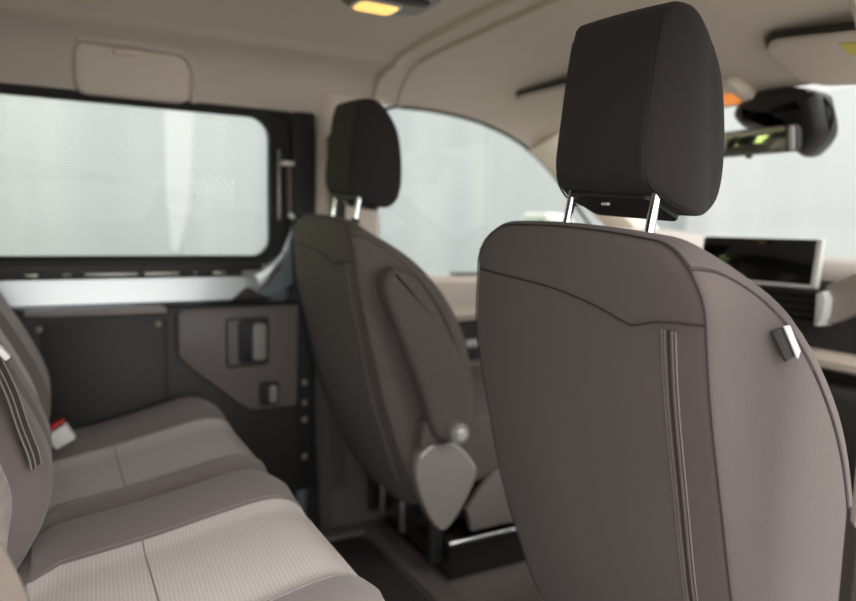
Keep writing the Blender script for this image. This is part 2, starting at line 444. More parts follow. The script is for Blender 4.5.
for x in (-.022, .241):
    bm = BM(); bmesh.ops.create_cone(bm, cap_ends=True, segments=16, radius1=.008, radius2=.006, depth=.004, matrix=Matrix.Translation((x, 1.8395, .613)) @ Matrix.Rotation(PI/2, 4, 'X'))
    obj('screw', bm, M['plastic_seat'], tp)
bm = BM(); slab(bm, offset2(inner, -.01), 1.912, 1.908, .001)
tag(obj('window_2', bm, M['glass']), 'glass of the far sliding door window', 'window', kind='structure')

# ------------------------------------------------------------------ front doors (door_2 left, door_3 right)
def front_door(left):
    f = (lambda y: y) if left else mir
    d = thing('door_2' if left else 'door_3', 'front door on the far side' if left else 'front door on the near side', 'door', (1.2, f(1.9), 0), kind='structure')
    def fb(bm, x0, x1, y0, y1, z0, z1, bev=.006): box(bm, x0, x1, min(f(y0), f(y1)), max(f(y0), f(y1)), z0, z1, bev)
    bm = BM(); rings = [[(x, f(y), z) for y, z in ((1.93, .70), (1.905, .716), (1.875, .716), (1.855, .700), (1.846, .66), (1.850, .615), (1.835, .606), (1.826, .598), (1.834, .578), (1.86, .572), (1.93, .572))] for x in (.88, 1.95)]
    bridge(bm, rings); obj('upper_card', bm, M['cardtop'], d)
    bm = BM(); fb(bm, .88, 1.9, 1.855, 1.925, .03, .572); lc = obj('lower_card', bm, M['plastic_dark'], d)
    bm = BM(); fb(bm, .95, 1.45, 1.79, 1.858, .40, .45, .015); obj('armrest', bm, M['plastic_mid'], d)
    bm = BM(); fb(bm, 1.165, 1.215, 1.838, 1.86, .488, .512, .006); obj('inner_handle', bm, M['silver'], d)
    bm = BM(); fb(bm, 1.13, 1.24, 1.878, 1.90, .718, .727, .002); obj('window_slot', bm, M['plastic_mid'], d)
    # dark window reveal following the arc
    pts = [(.865, 1.885, .72), (.865, 1.888, 1.05), (.868, 1.891, 1.19), (.885, 1.893, 1.213)]+[(x, 1.895, interp(arc, x)-.002) for x in (.93, 1.03, 1.1, 1.173, 1.23, 1.288, 1.35, 1.411, 1.47, 1.524, 1.59)]+[(1.75, 1.89, .85), (1.88, 1.88, .74)]
    bm = BM(); tube(bm, [(p[0], f(p[1]+.012), p[2]) for p in pts], .006, 8); obj('seal', bm, M['rubber'], d)
    # glass
    bm = BM(); up = [(.86, .70), (.86, 1.2)]+[(x, interp(arc, x)+.01) for x in (.9, 1.03, 1.1, 1.173, 1.23, 1.288, 1.35, 1.411, 1.47, 1.524)]+[(1.75, .87), (1.93, .70)]
    a = [bm.verts.new((x, f(1.918), z)) for x, z in up]; b_ = [bm.verts.new((x, f(1.922), z)) for x, z in up]
    bm.faces.new(a); bm.faces.new(b_[::-1])
    for i in range(len(up)): bm.faces.new((a[i], a[(i+1) % len(up)], b_[(i+1) % len(up)], b_[i]))
    tag(obj('window_3' if left else 'window_4', bm, M['glass'], smooth=False), 'glass of the far front door' if left else 'glass of the near front door', 'window', kind='structure')
front_door(True)      # the near front door stands open, out of the picture

# A pillars and windscreen
for left in (True, False):
    f = (lambda y: y) if left else mir
    bm = BM()
    P = smoothpath([(1.46, 1.846, 1.16), (1.56, 1.842, 1.09), (1.75, 1.832, .95), (1.98, 1.815, .79)], 6); rings = []
    for p in P:
        rings.append([(p.x+dx, f(p.y+dy), p.z+dz) for dx, dy, dz in ((-.03, .055, -.03), (-.028, .02, -.02), (-.01, -.02, .0), (.02, -.035, .025), (.035, -.03, .04), (.03, .05, .04))])
    bridge(bm, rings); tag(obj('trim_8' if left else 'trim_9', bm, M['beige']), 'beige windscreen pillar trim on the far side' if left else 'beige windscreen pillar trim on the near side', 'trim', kind='structure')
bm = BM(); V = []
for i in range(9):
    s = i/8; row = []
    for j in range(17):
        y = mir(1.85)+(1.85-mir(1.85))*j/16; k = ((y-YC)/.71)**2
        row.append((1.50+.56*s+.05*(1-k), y, 1.19-.40*s))
    V.append([bm.verts.new(p) for p in row])
for a, b_ in zip(V[:-1], V[1:]):
    for i in range(16): bm.faces.new((a[i], a[i+1], b_[i+1], b_[i]))
g = bmesh.ops.extrude_face_region(bm, geom=list(bm.faces))
for v in [q for q in g['geom'] if isinstance(q, bmesh.types.BMVert)]: v.co.z += .005
tag(obj('window_5', bm, M['glass']), 'windscreen glass', 'window', kind='structure')
# bulkhead below the dashboard
bm = BM(); box(bm, 1.95, 1.98, mir(1.93), 1.93, -.03, .78, .004)
tag(obj('wall_front', bm, M['plastic_black']), 'bulkhead under the windscreen', 'wall', kind='structure')

# ------------------------------------------------------------------ front seats
# back and front profile of the backrest: x against height z
XB = [(.10, .80), (.16, .775), (.22, .748), (.30, .716), (.40, .680), (.47, .658), (.59, .628), (.70, .602), (.78, .588), (.84, .581), (.87, .586), (.90, .600)]
XF = [(.10, .86), (.20, .90), (.30, .918), (.42, .912), (.54, .890), (.64, .855), (.724, .800), (.785, .740), (.825, .685), (.848, .648), (.866, .622), (.885, .608), (.91, .602)]
def back_outline(w, zt, zb, n=72):
    """closed outline (y, z): soft shoulders, big round lower corners"""
    P = []
    R = rrect(-w, w, zb, zt, [.075, .075, .13, .13], 14)
    # densify straight runs
    for i in range(len(R)):
        a, b = R[i], R[(i+1) % len(R)]; d = math.hypot(b[0]-a[0], b[1]-a[1]); k = max(1, int(d/.022))
        for j in range(k): P.append((a[0]+(b[0]-a[0])*j/k, a[1]+(b[1]-a[1])*j/k))
    out = []
    for y, z in P:
        u = abs(y)/w
        if z > .7: z -= .012*u*u*((z-.7)/(zt-.7))
        if z < .40: y *= 1-.05*((.40-z)/.25)
        g = max(0, min(1, (.84-z)/.16)); y = y*(1+.022*g)+.005*g
        if y > 0: y *= 1+.085*max(0, min(1, (.80-z)/.09))
        out.append((y, z))
    return out

def front_seat(yc, cat_label):
    t = thing('front_seat', cat_label, 'car seat', (.95, yc, 0))
    w, zt, zb = .211, .879, .155; oc = yc; yc = yc+.008
    O = back_outline(w, zt, zb); cz = .52
    lean = lambda y, z: .052*(y-yc)*max(0, min(1, (z-.55)/.25))       # the seat leans a touch to its inboard side
    def ring(scale, tt, dx, bulge=0):
        r = []
        for y, z in O:
            yy, zz = y*scale, cz+(z-cz)*scale
            if bulge:
                l = math.hypot(y/w, (z-cz)/.36); yy += bulge*y/w; zz += .4*bulge*(z-cz)/.36
            x = interp(XB, zz)*(1-tt)+interp(XF, zz)*tt + (dx(yy, zz) if callable(dx) else dx)
            r.append((x, yc+yy, zz+lean(yc+yy, zz)))
        return r
    rings = []
    for s in (.06, .25, .45, .62, .77, .88, .95, .985): rings.append(ring(s, 0, -.016*(1-s**3)))
    rings.append(ring(1, 0, .0015))
    for tt, b in ((.03, .0035), (.12, .007), (.28, .011), (.45, .013), (.62, .014), (.76, .0135), (.86, .012), (.93, .007), (.985, -.002)): rings.append(ring(1, tt, 0, b))
    bol = lambda y, z: -.035*max(0, 1-(abs(y)/.15)**3)
    for s in (.97, .9, .8, .65, .45, .25, .06): rings.append(ring(s, 1, lambda y, z: bol(y, z)+.004))
    bm = BM(); bridge(bm, rings); back = obj('backrest', bm, M['fabric'], t, angle=50)
    # piping along the rear edge and along the front edge of the side panel
    def pipe(tt, b, r, mat, name, zmin):
        pts = [p for p in ring(1, tt, 0, b)]
        k = min(range(len(pts)), key=lambda i: pts[i][2]); pts = pts[k:]+pts[:k]
        pts = [p for p in pts if p[2] > zmin]
        bm = BM(); tube(bm, pts, r, 6); obj(name, bm, mat, back)
    pipe(0.0, .0008, .0011, M['thread'], 'rear_piping', .165)
    BT = [(0, .0015), (.03, .0035), (.12, .007), (.28, .011), (.45, .013), (.62, .014), (.76, .0135), (.86, .012), (.93, .007), (.985, -.002)]
    def skin(sgn, z, tt):
        pts = [p for p in ring(1, tt, 0, interp(BT, tt)) if (p[1]-yc)*sgn > .09]
        pts.sort(key=lambda p: p[2]); zs = [p[2] for p in pts]
        z = max(zs[0], min(zs[-1], z))
        for a, b in zip(pts[:-1], pts[1:]):
            if a[2] <= z <= b[2] and b[2] > a[2]:
                k = (z-a[2])/(b[2]-a[2]); return Vector(a).lerp(Vector(b), k)
        return Vector(pts[-1])
    for sgn in (-1, 1):
        for off, r, mat in ((0, .0012, 'thread'), (.0042, .0026, 'fabric')):
            path = [(.8385, .02), (.8375, .22), (.834, .40), (.824, .56), (.806, .68), (.78, .76), (.74, .80), (.68, .825), (.6, .84), (.5, .845), (.4, .845), (.28, .84)]
            pp = [skin(sgn, z+(off*.9 if z > .7 else off*.3), min(.97, t_+off*(0 if t_ < .5 else 2.2))) for z, t_ in [(q.x, q.y) for q in smoothpath([(a, b, 0) for a, b in path], 5)]]
            bm = BM(); tube(bm, pp, r, 6); obj('side_piping', bm, M[mat], back)
    # seam across the shoulders of the rear panel, just proud of the cloth
    def on_back(y, z):
        # follow the scaled rings: find s with the point on ring s
        u = max(abs(y)/w, abs(z-cz)/(zt-cz) if z > cz else abs(z-cz)/(cz-zb)); u = min(1, u)
        return (interp(XB, z)-.016*(1-u**3)-.0006, yc+y, z+lean(yc+y, z))
    bm = BM(); tube(bm, [on_back(y, z) for y, z in [(p.x, p.y) for p in smoothpath([(.205, .803, 0), (.12, .802, 0), (.02, .799, 0), (-.06, .789, 0), (-.105, .778, 0), (-.122, .777, 0), (-.16, .788, 0), (-.2115, .793, 0)], 6)]], .0011, 6); obj('shoulder_seam', bm, M['thread'], back)
    for y, m, r in ((-.161, 'thread_light', .0009), (-.1645, 'fabric', .0022), (-.1695, 'thread', .0012), (-.1735, 'fabric', .0022), (-.178, 'thread_light', .0009)):
        bm = BM(); tube(bm, [on_back(y+.028*(.78-z), z) for z in [.780-.0145*k for k in range(38)]], r, 6); obj('stitch_line', bm, M[m], back)
    yc = oc
    # seat cushion
    P = [(.80, .235), (.80, .36), (.83, .395), (.92, .405), (1.05, .418), (1.20, .43), (1.26, .425), (1.295, .40), (1.30, .36), (1.285, .30), (1.25, .255), (1.1, .235)]
    pr_ = [(p.x, p.y) for p in smoothpath([(a, b, 0) for a, b in P+[P[0]]], 4)][:-1]
    def cush(ys): return [(yc+s*.225, d) for s, d in ys]
    bm = BM(); rings = []
    for s, d in ((-1, .03), (-.985, .012), (-.95, .003), (-.8, 0), (-.6, .004), (-.5, .016), (-.2, .02), (.2, .02), (.5, .016), (.6, .004), (.8, 0), (.95, .003), (.985, .012), (1, .03)):
        rings.append([(x, yc+s*.225, z) for x, z in offset2(pr_, d)])
    bridge(bm, rings); obj('seat_cushion', bm, M['fabric'], t)
    # plastic sides of the cushion
    for sgn in (-1, 1):
        bm = BM(); poly = [(.885, .122), (.985, .122), (1.02, .118), (1.24, .13), (1.28, .25), (1.20, .285), (1.0, .275), (.95, .265), (.905, .225), (.87, .18)]
        slab(bm, poly, yc+sgn*.222, yc+sgn*.246, .008); obj('side_skirt', bm, M['plastic_mid'], t)
        # hinge cover, shield shaped
        bm = BM(); P = [(.735, .335), (.765, .358), (.81, .362), (.85, .340), (.885, .300), (.897, .268), (.875, .215), (.84, .165), (.81, .140), (.785, .155), (.755, .205), (.735, .26), (.728, .30)]
        poly = [(p.x, p.y) for p in smoothpath([(a, b, 0) for a, b in P+[P[0]]], 4)][:-1]
        slab(bm, poly, yc+sgn*.205, yc+sgn*.243, .007); hc = obj('hinge_cover', bm, M['plastic_seat'], t)
        bm = BM(); tube(bm, [(x, yc+sgn*.2425, z) for x, z in offset2(poly, .006)][0:19], .0028, 6); obj('cover_rim', bm, M['silver'], hc)
    # base box, rails
    bm = BM(); box(bm, .835, 1.25, yc-.226, yc+.226, .001, .098, .004); bx_ = obj('seat_base', bm, M['gloss_black'], t)
    for sgn in (-1, 1):
        bm = BM(); box(bm, .822, 1.27, yc+sgn*.238-.009, yc+sgn*.238+.009, .096, .108, .004); obj('slide_rail', bm, M['chrome'], t)
        bm = BM(); box(bm, .80, .835, yc+sgn*.18-.012, yc+sgn*.18+.012, .03, .16, .004); obj('bracket', bm, M['plastic_black'], t)
    bm = BM(); box(bm, .79, 1.22, yc-.16, yc+.16, .114, .235, .02); obj('seat_pan', bm, M['plastic_black'], t)
    for y in (-.07, .05):
        bm = BM(); box(bm, .775, .79, yc+y-.008, yc+y+.008, .07, .155, .003); obj('bracket', bm, M['steel'], t)
    # head restraint: side profile swept across y
    hy = yc+.022
    hr = [(.640, .930), (.633, .945), (.631, .975), (.635, 1.03), (.642, 1.09), (.650, 1.138), (.656, 1.152), (.668, 1.158), (.690, 1.152), (.716, 1.122), (.732, 1.084), (.738, 1.042), (.740, 1.0), (.738, .955), (.730, .920), (.712, .899), (.69, .897), (.665, .910)]
    hr = [(.633+(a-.633)*1.24, b+.006*max(0, (1.0-b)/.1)) for a, b in hr]
    prf = [(p.x, p.y) for p in smoothpath([(a, b, 0) for a, b in hr+[hr[0]]], 4)][:-1]
    def hw(x, z):
        fr_ = min(1, max(0, (x-.633)/.10)); return .087-.012*(z-.93)/.22+.018*math.sin(PI*min(1, fr_*.72))
    rings = []; cx_, cz_ = .688, 1.02
    S = [(.992, .80, 0), (.990, .86, 0), (.986, .91, 0), (.980, .95, 0), (.972, 1, .0065), (.960, 1, .0035), (.94, 1, .0012), (.91, 1, .0003), (.85, 1, 0), (.5, 1, -.001), (.15, 1, -.0015)]
    S = [(1.004, .05, 0), (1.003, .3, 0), (1.0, .55, 0), (.996, .7, 0)]+S
    for sg, seq in ((-1, S), (1, S[::-1])):
        for k, sc_, d in seq:
            q = offset2(prf, d if sc_ == 1 else .0065)
            q = [(cx_+(x-cx_)*sc_, cz_+(z-cz_)*sc_) for x, z in q]
            rings.append([(x, hy+sg*k*hw(x, z), z+.06*sg*k*hw(x, z)) for x, z in q])
    bm = BM(); bridge(bm, rings); head = obj('headrest', bm, M['fabric_head'], t, angle=60)
    for sgn in (-1, 1):
        pts = []
        for x, z in [(p.x, p.y) for p in smoothpath([(a, b, 0) for a, b in ((.690, .899), (.665, .911), (.643, .929), (.6355, .945), (.633, .975), (.637, 1.03), (.644, 1.09), (.651, 1.130))], 5)]:
            pts.append((x+.0030, hy+sgn*(hw(x, z)*.966), z+.006*max(0, (1.0-z)/.1)+.06*sgn*hw(x, z)))
        bm = BM(); tube(bm, pts, .0013, 6); obj('piping', bm, M['thread_black'], head)
    bm = BM(); slab(bm, rrect(-.032, .036, hy-.079, hy+.079, .015), -.006, .006, .003, 'xy'); bmesh.ops.transform(bm, matrix=Matrix.Translation((.680, 0, .9125)) @ Matrix.Translation((0, hy, 0)) @ Matrix.Rotation(math.radians(3.4), 4, 'X') @ Matrix.Rotation(math.radians(24), 4, 'Y') @ Matrix.Translation((0, -hy, 0)), verts=bm.verts); obj('shaded_base_plate', bm, M['plastic_black'], head)  # plastic plate over the underside, its black also putting the shade there
    bm = BM(); box(bm, .652, .657, hy-.005, hy+.007, .909, .913, .0005); obj('release_pin', bm, M['silver'], head)
    for sgn in (-1, 1):
        bm = BM(); tube(bm, [(.642, hy-.006+sgn*.078+.0, .835), (.650, hy-.006+sgn*.078, .885), (.660, hy-.006+sgn*.078, .935)], .0064, 16); ps = obj('headrest_post', bm, M['chrome'], t)
        bm = BM(); tube(bm, [(.645, hy-.006+sgn*.078, .860), (.648, hy-.006+sgn*.078, .872+.004*sgn)], .011, 16); obj('post_sleeve', bm, M['plastic_black'], ps)
    return t
near = front_seat(.675, 'dark grey fabric front seat nearest the camera, filling the right of the picture')
far = copy_tree(near); far.location = (.95, 1.595, .012)
for c_ in COL.objects:
    if c_.parent == far and c_.name.split('.')[0] in ('headrest', 'headrest_post'): c_.location.z += .007
far['label'] = 'dark grey fabric front seat farther away, with a folded armrest on its side'
for s_ in (near, far): s_['group'] = 'front seats'

# near seat: side airbag tag in the front seam
bm = BM(); slab(bm, [(.678, .780), (.687, .781), (.709, .752), (.705, .744)], .449, .4465, .0006); g_ = obj('fabric_tag', bm, M['white'], near)
bm = BM(); slab(bm, [(.662, .775), (.680, .779), (.706, .746), (.690, .741)], .4525, .4495, .0006); obj('tag_backing', bm, M['plastic_dark'], g_)

# far seat: armrest folded upright, hinge knob
fy = 1.595-.205
P = [(.650, .785), (.695, .770), (.735, .735), (.785, .66), (.835, .565), (.868, .475), (.875, .425), (.860, .395), (.82, .372), (.775, .385), (.755, .42), (.728, .50), (.685, .605), (.640, .71), (.632, .755)]
poly = [(p.x, p.y) for p in smoothpath([(a, b, 0) for a, b in P+[P[0]]], 4)][:-1]
bm = BM(); slab(bm, poly, fy-.005, fy-.062, .016); arm = obj('armrest', bm, M['fabric'], far, angle=50)
bm = BM(); tube(bm, [(x, fy-.046, z) for x, z in poly], .0012, 6, closed=True); obj('piping', bm, M['thread'], arm)
bm = BM(); slab(bm, [(.735, .365), (.80, .362), (.86, .385), (.865, .43), (.84, .455), (.78, .46), (.74, .42)], fy+.02, fy-.045, .014); obj('armrest_hinge', bm, M['fabric'], far)
kn = [(math.cos(2*PI*k/20)*.025+.815, math.sin(2*PI*k/20)*.025+.402) for k in range(20)]
bm = BM(); slab(bm, kn, fy-.05, fy-.090, .006); k_ = obj('knob', bm, M['plastic_seat'], far)
bm = BM(); slab(bm, [(math.cos(2*PI*k/20)*.014+.815, math.sin(2*PI*k/20)*.014+.402) for k in range(20)], fy-.088, fy-.094, .002); obj('cap', bm, M['silver'], k_)

# ------------------------------------------------------------------ rear bench
def bench_seat(y0, y1, p0, p1, label):
    t = thing('bench_seat', label, 'car seat', (.15, (y0+y1)/2, 0), 'bench seats')
    P = [(-.06, .22), (-.06, .33), (-.045, .355), (.0, .362), (.12, .383), (.24, .410), (.30, .421), (.335, .418), (.360, .402), (.371, .372), (.367, .33), (.345, .27), (.32, .23), (.15, .22)]
    prf = [(p.x, p.y) for p in smoothpath([(a, b, 0) for a, b in P+[P[0]]], 7)][:-1]
    n = 46; rings = []; r = .030
    for i in range(n+1):
        # denser near the ends
        u = .5-.5*math.cos(PI*i/n); y = y0+(y1-y0)*u; d = min(y-y0, y1-y)
        ins = r*(1-math.sqrt(max(0, 1-((r-d)/r)**2))) if d < r else 0
        dp = min(abs(y-p0), abs(y-p1)); inside = p0 < y < p1
        hump = 0
        if inside: hump = -.012*min(1, dp/.03)
        else: hump = .010*min(1, dp/.05)*min(1, d/.03)
        rc = .035*(1-d/.09)**2 if d < .09 else 0
        rings.append([(x-(rc*min(1, max(0, (x-.2)/.15))), y, z+(hump if z > .33 and x > -.04 else 0)*(1 if x < .36 else .5)) for x, z in offset2(prf, ins)])
    bm = BM(); bridge(bm, rings, matf=lambda c: 1 if (p0 < c.y < p1 and c.z > .31 and c.x > -.05) else 0)
    far_ = y1 > 1.5
    def warp(x, y):
        k = .055*max(0, 1-max(0, x)/.37)*max(0, min(1, (x+.05)/.05)); return y+k*((y1-y) if far_ else (y-y0))/(y1-y0)
    for v in bm.verts: v.co.y = warp(v.co.x, v.co.y)
    cu = obj('seat_cushion', bm, [M['bolster'], M['panel']], t, angle=50)
    # seams bordering and crossing the light panel
    def top(x, y, e=.0):
        z = interp([(-.045, .355), (.0, .362), (.12, .383), (.24, .410), (.30, .421), (.335, .418), (.360, .402)], x)
        dp = min(abs(y-p0), abs(y-p1)); return (x, warp(x, y), z-(.012*min(1, dp/.03) if p0 < y < p1 else 0)+e)
    for yy in (p0, p1):
        bm = BM(); tube(bm, [top(-.03+.38*k/24, yy, -.0002) for k in range(25)], .0014, 6); obj('seam', bm, M['thread_light'], cu)
    bm = BM(); tube(bm, [top(.115, p0+.005+(p1-p0-.01)*k/20, .0002) for k in range(21)], .0012, 6); obj('seam', bm, M['thread_light'], cu)
    # backrest
    P = [(-.050, .37), (-.018, .43), (-.004, .49), (-.014, .545), (-.046, .62), (-.088, .70), (-.13, .78), (-.17, .87), (-.20, .93), (-.22, .955), (-.255, .96), (-.285, .94), (-.28, .88), (-.23, .70), (-.15, .50), (-.10, .38), (-.07, .35)]
    prf = [(p.x, p.y) for p in smoothpath([(a, b, 0) for a, b in P+[P[0]]], 7)][:-1]
    rings = []; q0, q1 = (p0+.02, p1-.02) if far_ else (y0-.1, 1.13); qm = q1-.004 if far_ else 1.055; n = 60
    for i in range(n+1):
        u = .5-.5*math.cos(PI*i/n); y = y0+.006+(y1-y0-.012)*u; d = min(y-y0-.006, y1-.006-y)
        ins = r*(1-math.sqrt(max(0, 1-((r-d)/r)**2))) if d < r else 0
        dp = min(abs(y-q0), abs(y-q1)); inside = q0 < y < q1
        rings.append([(x-((.055*min(1, dp/.045)**.7 if far_ else .050*(.5-.5*math.cos(PI*min(1, dp/.085)))) if inside else 0)*(1 if x > -.11-(z-.5)*.38 and z > .36 else 0)-.0, y, z) for x, z in offset2(prf, ins)])
    bm = BM(); bridge(bm, rings, matf=lambda c: 1 if (q0-.004 < c.y < qm and c.z > .36 and c.x > -.135-(c.z-.5)*.40) else 0)
    obj('backrest', bm, [M['bolster'], M['panel']], t, angle=50)
    bm = BM(); box(bm, -.06, .33, y0+.02, y1-.02, .10, .222, .02); obj('seat_frame', bm, M['plastic_black'], t)
    for yy in (y0+.06, y1-.06):
        bm = BM(); box(bm, .22, .27, yy-.02, yy+.02, .001, .11, .006); obj('leg', bm, M['plastic_black'], t)
        bm = BM(); box(bm, -.03, .02, yy-.02, yy+.02, .001, .11, .006); obj('leg', bm, M['plastic_black'], t)
    return t
b_far = bench_seat(1.235, 1.815, 1.315, 1.60, 'rear bench seat farther from the camera, next to the closed sliding door')
b_mid = bench_seat(.680, 1.231, .80, 1.09, 'rear bench seat in the foreground at the bottom left')

# belt lying down the side of the foreground backrest, its tongue, the buckle and the nearest belt
t = thing('seat_belt', 'thin seat belt with a white tongue running down the left edge of the bench backrests', 'seat belt', (-.03, 1.08, .55), 'seat belts on the bench')
BP = [(-.28, 1.08, .966), (-.23, 1.08, .964), (-.195, 1.08, .93), (-.150, 1.08, .86), (-.110, 1.08, .80), (-.068, 1.08, .690), (-.050, 1.08, .640), (-.038, 1.08, .59), (-.027, 1.08, .550), (-.024, 1.08, .530)]
bm = BM(); strap(bm, BP, (.5, 1, 0), .028, .002); wb = obj('webbing', bm, M['webbing'], t)
for dy in (-.013, -.002, .013):
    bm = BM(); tube(bm, smoothpath([(x+dy*.45+.0006, y+dy*.9-.0012, z) for x, y, z in BP], 5), .0012, 5); obj('edge_rib', bm, M['plastic_seat'], wb)
bm = BM(); box(bm, -.066, -.046, 1.055, 1.075, .693, .701, .002, rot=Matrix.Rotation(.95, 3, 'Y')); obj('tongue', bm, M['white'], t)
t = thing('seat_belt_buckle', 'small white belt buckle with a red button between the backrest and the far cushion', 'buckle', (.02, 1.56, .40))
bm = BM(); box(bm, -.010, .036, 1.640, 1.672, .385, .425, .006, rot=Matrix.Rotation(-.5, 3, 'Y')); obj('body', bm, M['white'], t)
bm = BM(); box(bm, -.012, .022, 1.643, 1.669, .428, .436, .003, rot=Matrix.Rotation(-.5, 3, 'Y')); obj('button', bm, M['red'], t)
t = thing('seat_belt', 'warm grey belt webbing with stitched edges in the bottom left corner', 'seat belt', (-.05, .66, .45), 'seat belts on the bench')
NB = [(-.30, .67, .967), (-.25, .67, .970), (-.212, .67, .94), (-.175, .67, .85), (-.137, .67, .76), (-.110, .67, .68), (-.080, .668, .620), (-.063, .668, .585), (-.050, .668, .545), (-.042, .672, .50), (-.036, .68, .44), (-.028, .70, .372)]
bm = BM(); strap(bm, NB, (.9, -.15, .3), .050, .003); wb = obj('webbing', bm, M['webbing_tan'], t)
for q in (-.019, -.010, .021):
    bm = BM(); tube(bm, smoothpath([(x+q*.93, y-.0030, z+q*.3) for x, y, z in NB], 5), .0010, 5); obj('edge_rib', bm, M['cardtop'], wb)

# ------------------------------------------------------------------ dashboard and its fittings
t = thing('dashboard', 'grey dashboard with a pale top below the windscreen', 'dashboard', (1.6, YC, .4))
P = [(1.95, .30), (1.62, .30), (1.55, .36), (1.50, .50), (1.462, .575), (1.452, .600), (1.450, .655), (1.455, .70), (1.462, .765), (1.49, .800), (1.55, .818), (1.75, .815), (1.94, .78)]
prf = [(p.x, p.y) for p in smoothpath([(a, b, 0) for a, b in P], 4)]
rings = []
for k in range(41):
    y = mir(1.85)+(1.42)*k/40
    hood = .060*math.exp(-((y-1.60)/.19)**4)            # instrument hood in front of the driver
    rings.append([(x, y, z+(hood if z > .74 else hood*max(0, (z-.68)/.06)*.9)) for x, z in prf])
bm = BM(); bridge(bm, rings, matf=lambda c: 0 if c.z > .778 or c.x > 1.9 else 1); dash = obj('body', bm, [M['dashpad'], M['dashdark']], t, angle=45)
bm = BM(); bridge(bm, [[(x, y, z) for x, z in ((1.46, .590), (1.428, .592), (1.415, .600), (1.412, .614), (1.425, .628), (1.46, .632))] for y in (mir(1.84), mir(1.6), .9, 1.0)])
obj('decor_strip', bm, M['cardtop'], t)
bm = BM(); slab(bm, [(.879, .736), (.860, .768), (.805, .800), (.60, .800), (mir(1.8), .79), (mir(1.8), .72), (.70, .716), (.783, .722), (.826, .696), (.868, .680)], 1.47, 1.428, .010, 'yz')
obj('pad_roll', bm, M['dashpad'], t)
# centre vents with silver surround
bm = BM(); vo = rrect(.855, 1.065, .682, .756, .014); frame(bm, vo, offset2(vo, .010), 1.452, 1.415, plane='yz'); vs = obj('air_vent', bm, M['plastic_black'], t)
bm = BM(); box(bm, 1.428, 1.456, .862, 1.06, .688, .750, .002); obj('duct', bm, M['rubber'], vs)
for z in (.702, .718, .734):
    bm = BM(); box(bm, 1.416, 1.434, .866, 1.055, z-.002, z+.002, .001); obj('louvre', bm, M['plastic_dark'], vs)
bm = BM(); P = [(.864, .752), (.848, .758), (.840, .742), (.842, .705), (.852, .684), (.864, .684)]
slab(bm, P, 1.458, 1.405, .006, 'yz'); obj('vent_surround', bm, M['silver'], vs)
# lower centre stack
bm = BM(); P = [(1.455, .59), (1.41, .585), (1.39, .56), (1.40, .45), (1.36, .34), (1.36, .001), (1.60, .001), (1.60, .59)]
rings = [[(x, y, z) for x, z in offset2(P, d)] for y, d in ((.92, .02), (.925, .006), (.94, 0), (1.26, 0), (1.275, .006), (1.28, .02))]
bridge(bm, rings); obj('centre_stack', bm, M['dashdark'], t)
bm = BM(); box(bm, 1.40, 1.47, mir(1.82), .90, .36, .565, .025); obj('glovebox_lid', bm, M['dashdark'], t)
# touchscreen
t = thing('touchscreen', 'tablet style touchscreen with a silver edge standing on the dashboard', 'screen', (1.42, 1.01, .76))
R = Matrix.Translation((1.425, 1.032, .813)) @ Matrix.Rotation(math.radians(8), 4, 'Z') @ Matrix.Rotation(math.radians(8), 4, 'Y')
def place(bm, R): bmesh.ops.transform(bm, matrix=R, verts=bm.verts); return bm
bm = BM(); slab(bm, rrect(-.146, .128, -.052, .052, .006), .004, .018, .003, 'yz'); obj('back_shell', place(bm, R), M['plastic_black'], t)
bm = BM(); slab(bm, rrect(-.138, .126, -.047, .049, .004), -.003, .005, .001, 'yz'); obj('display', place(bm, R), M['screen'], t)
bm = BM(); slab(bm, rrect(-.150, -.137, -.056, .052, .004), -.004, .016, .003, 'yz'); slab(bm, rrect(-.150, .128, -.056, -.047, .004), -.004, .016, .003, 'yz'); obj('silver_edge', place(bm, R), M['silver'], t)
bm = BM(); box(bm, 1.43, 1.48, .94, 1.08, .745, .79, .008); obj('mount', bm, M['plastic_black'], t)
# steering wheel
t = thing('steering_wheel', 'black steering wheel seen between the headrest posts', 'steering wheel', (1.28, 1.60, .72))
R = Matrix.Translation((1.31, 1.57, .725)) @ Matrix.Rotation(math.radians(-28), 4, 'Y')
bm = BM(); tube(bm, [(0, .185*math.cos(2*PI*k/48), .175*math.sin(2*PI*k/48)) for k in range(48)], .014, 10, closed=True); obj('rim', place(bm, R), M['plastic_black'], t)
bm = BM(); slab(bm, rrect(-.065, .065, -.06, .05, .03), -.025, .02, .012, 'yz'); obj('hub', place(bm, R), M['plastic_dark'], t)
for a in (0, PI, -PI/2):
    bm = BM(); tube(bm, [(0, .05*math.cos(a), .045*math.sin(a)), (0, .178*math.cos(a), .168*math.sin(a))], .011, 8); obj('spoke', place(bm, R), M['silver'] if a == -PI/2 else M['plastic_dark'], t)
bm = BM(); tube(bm, [(1.32, 1.57, .71), (1.44, 1.57, .66)], .032, 12); obj('column', bm, M['plastic_black'], t)

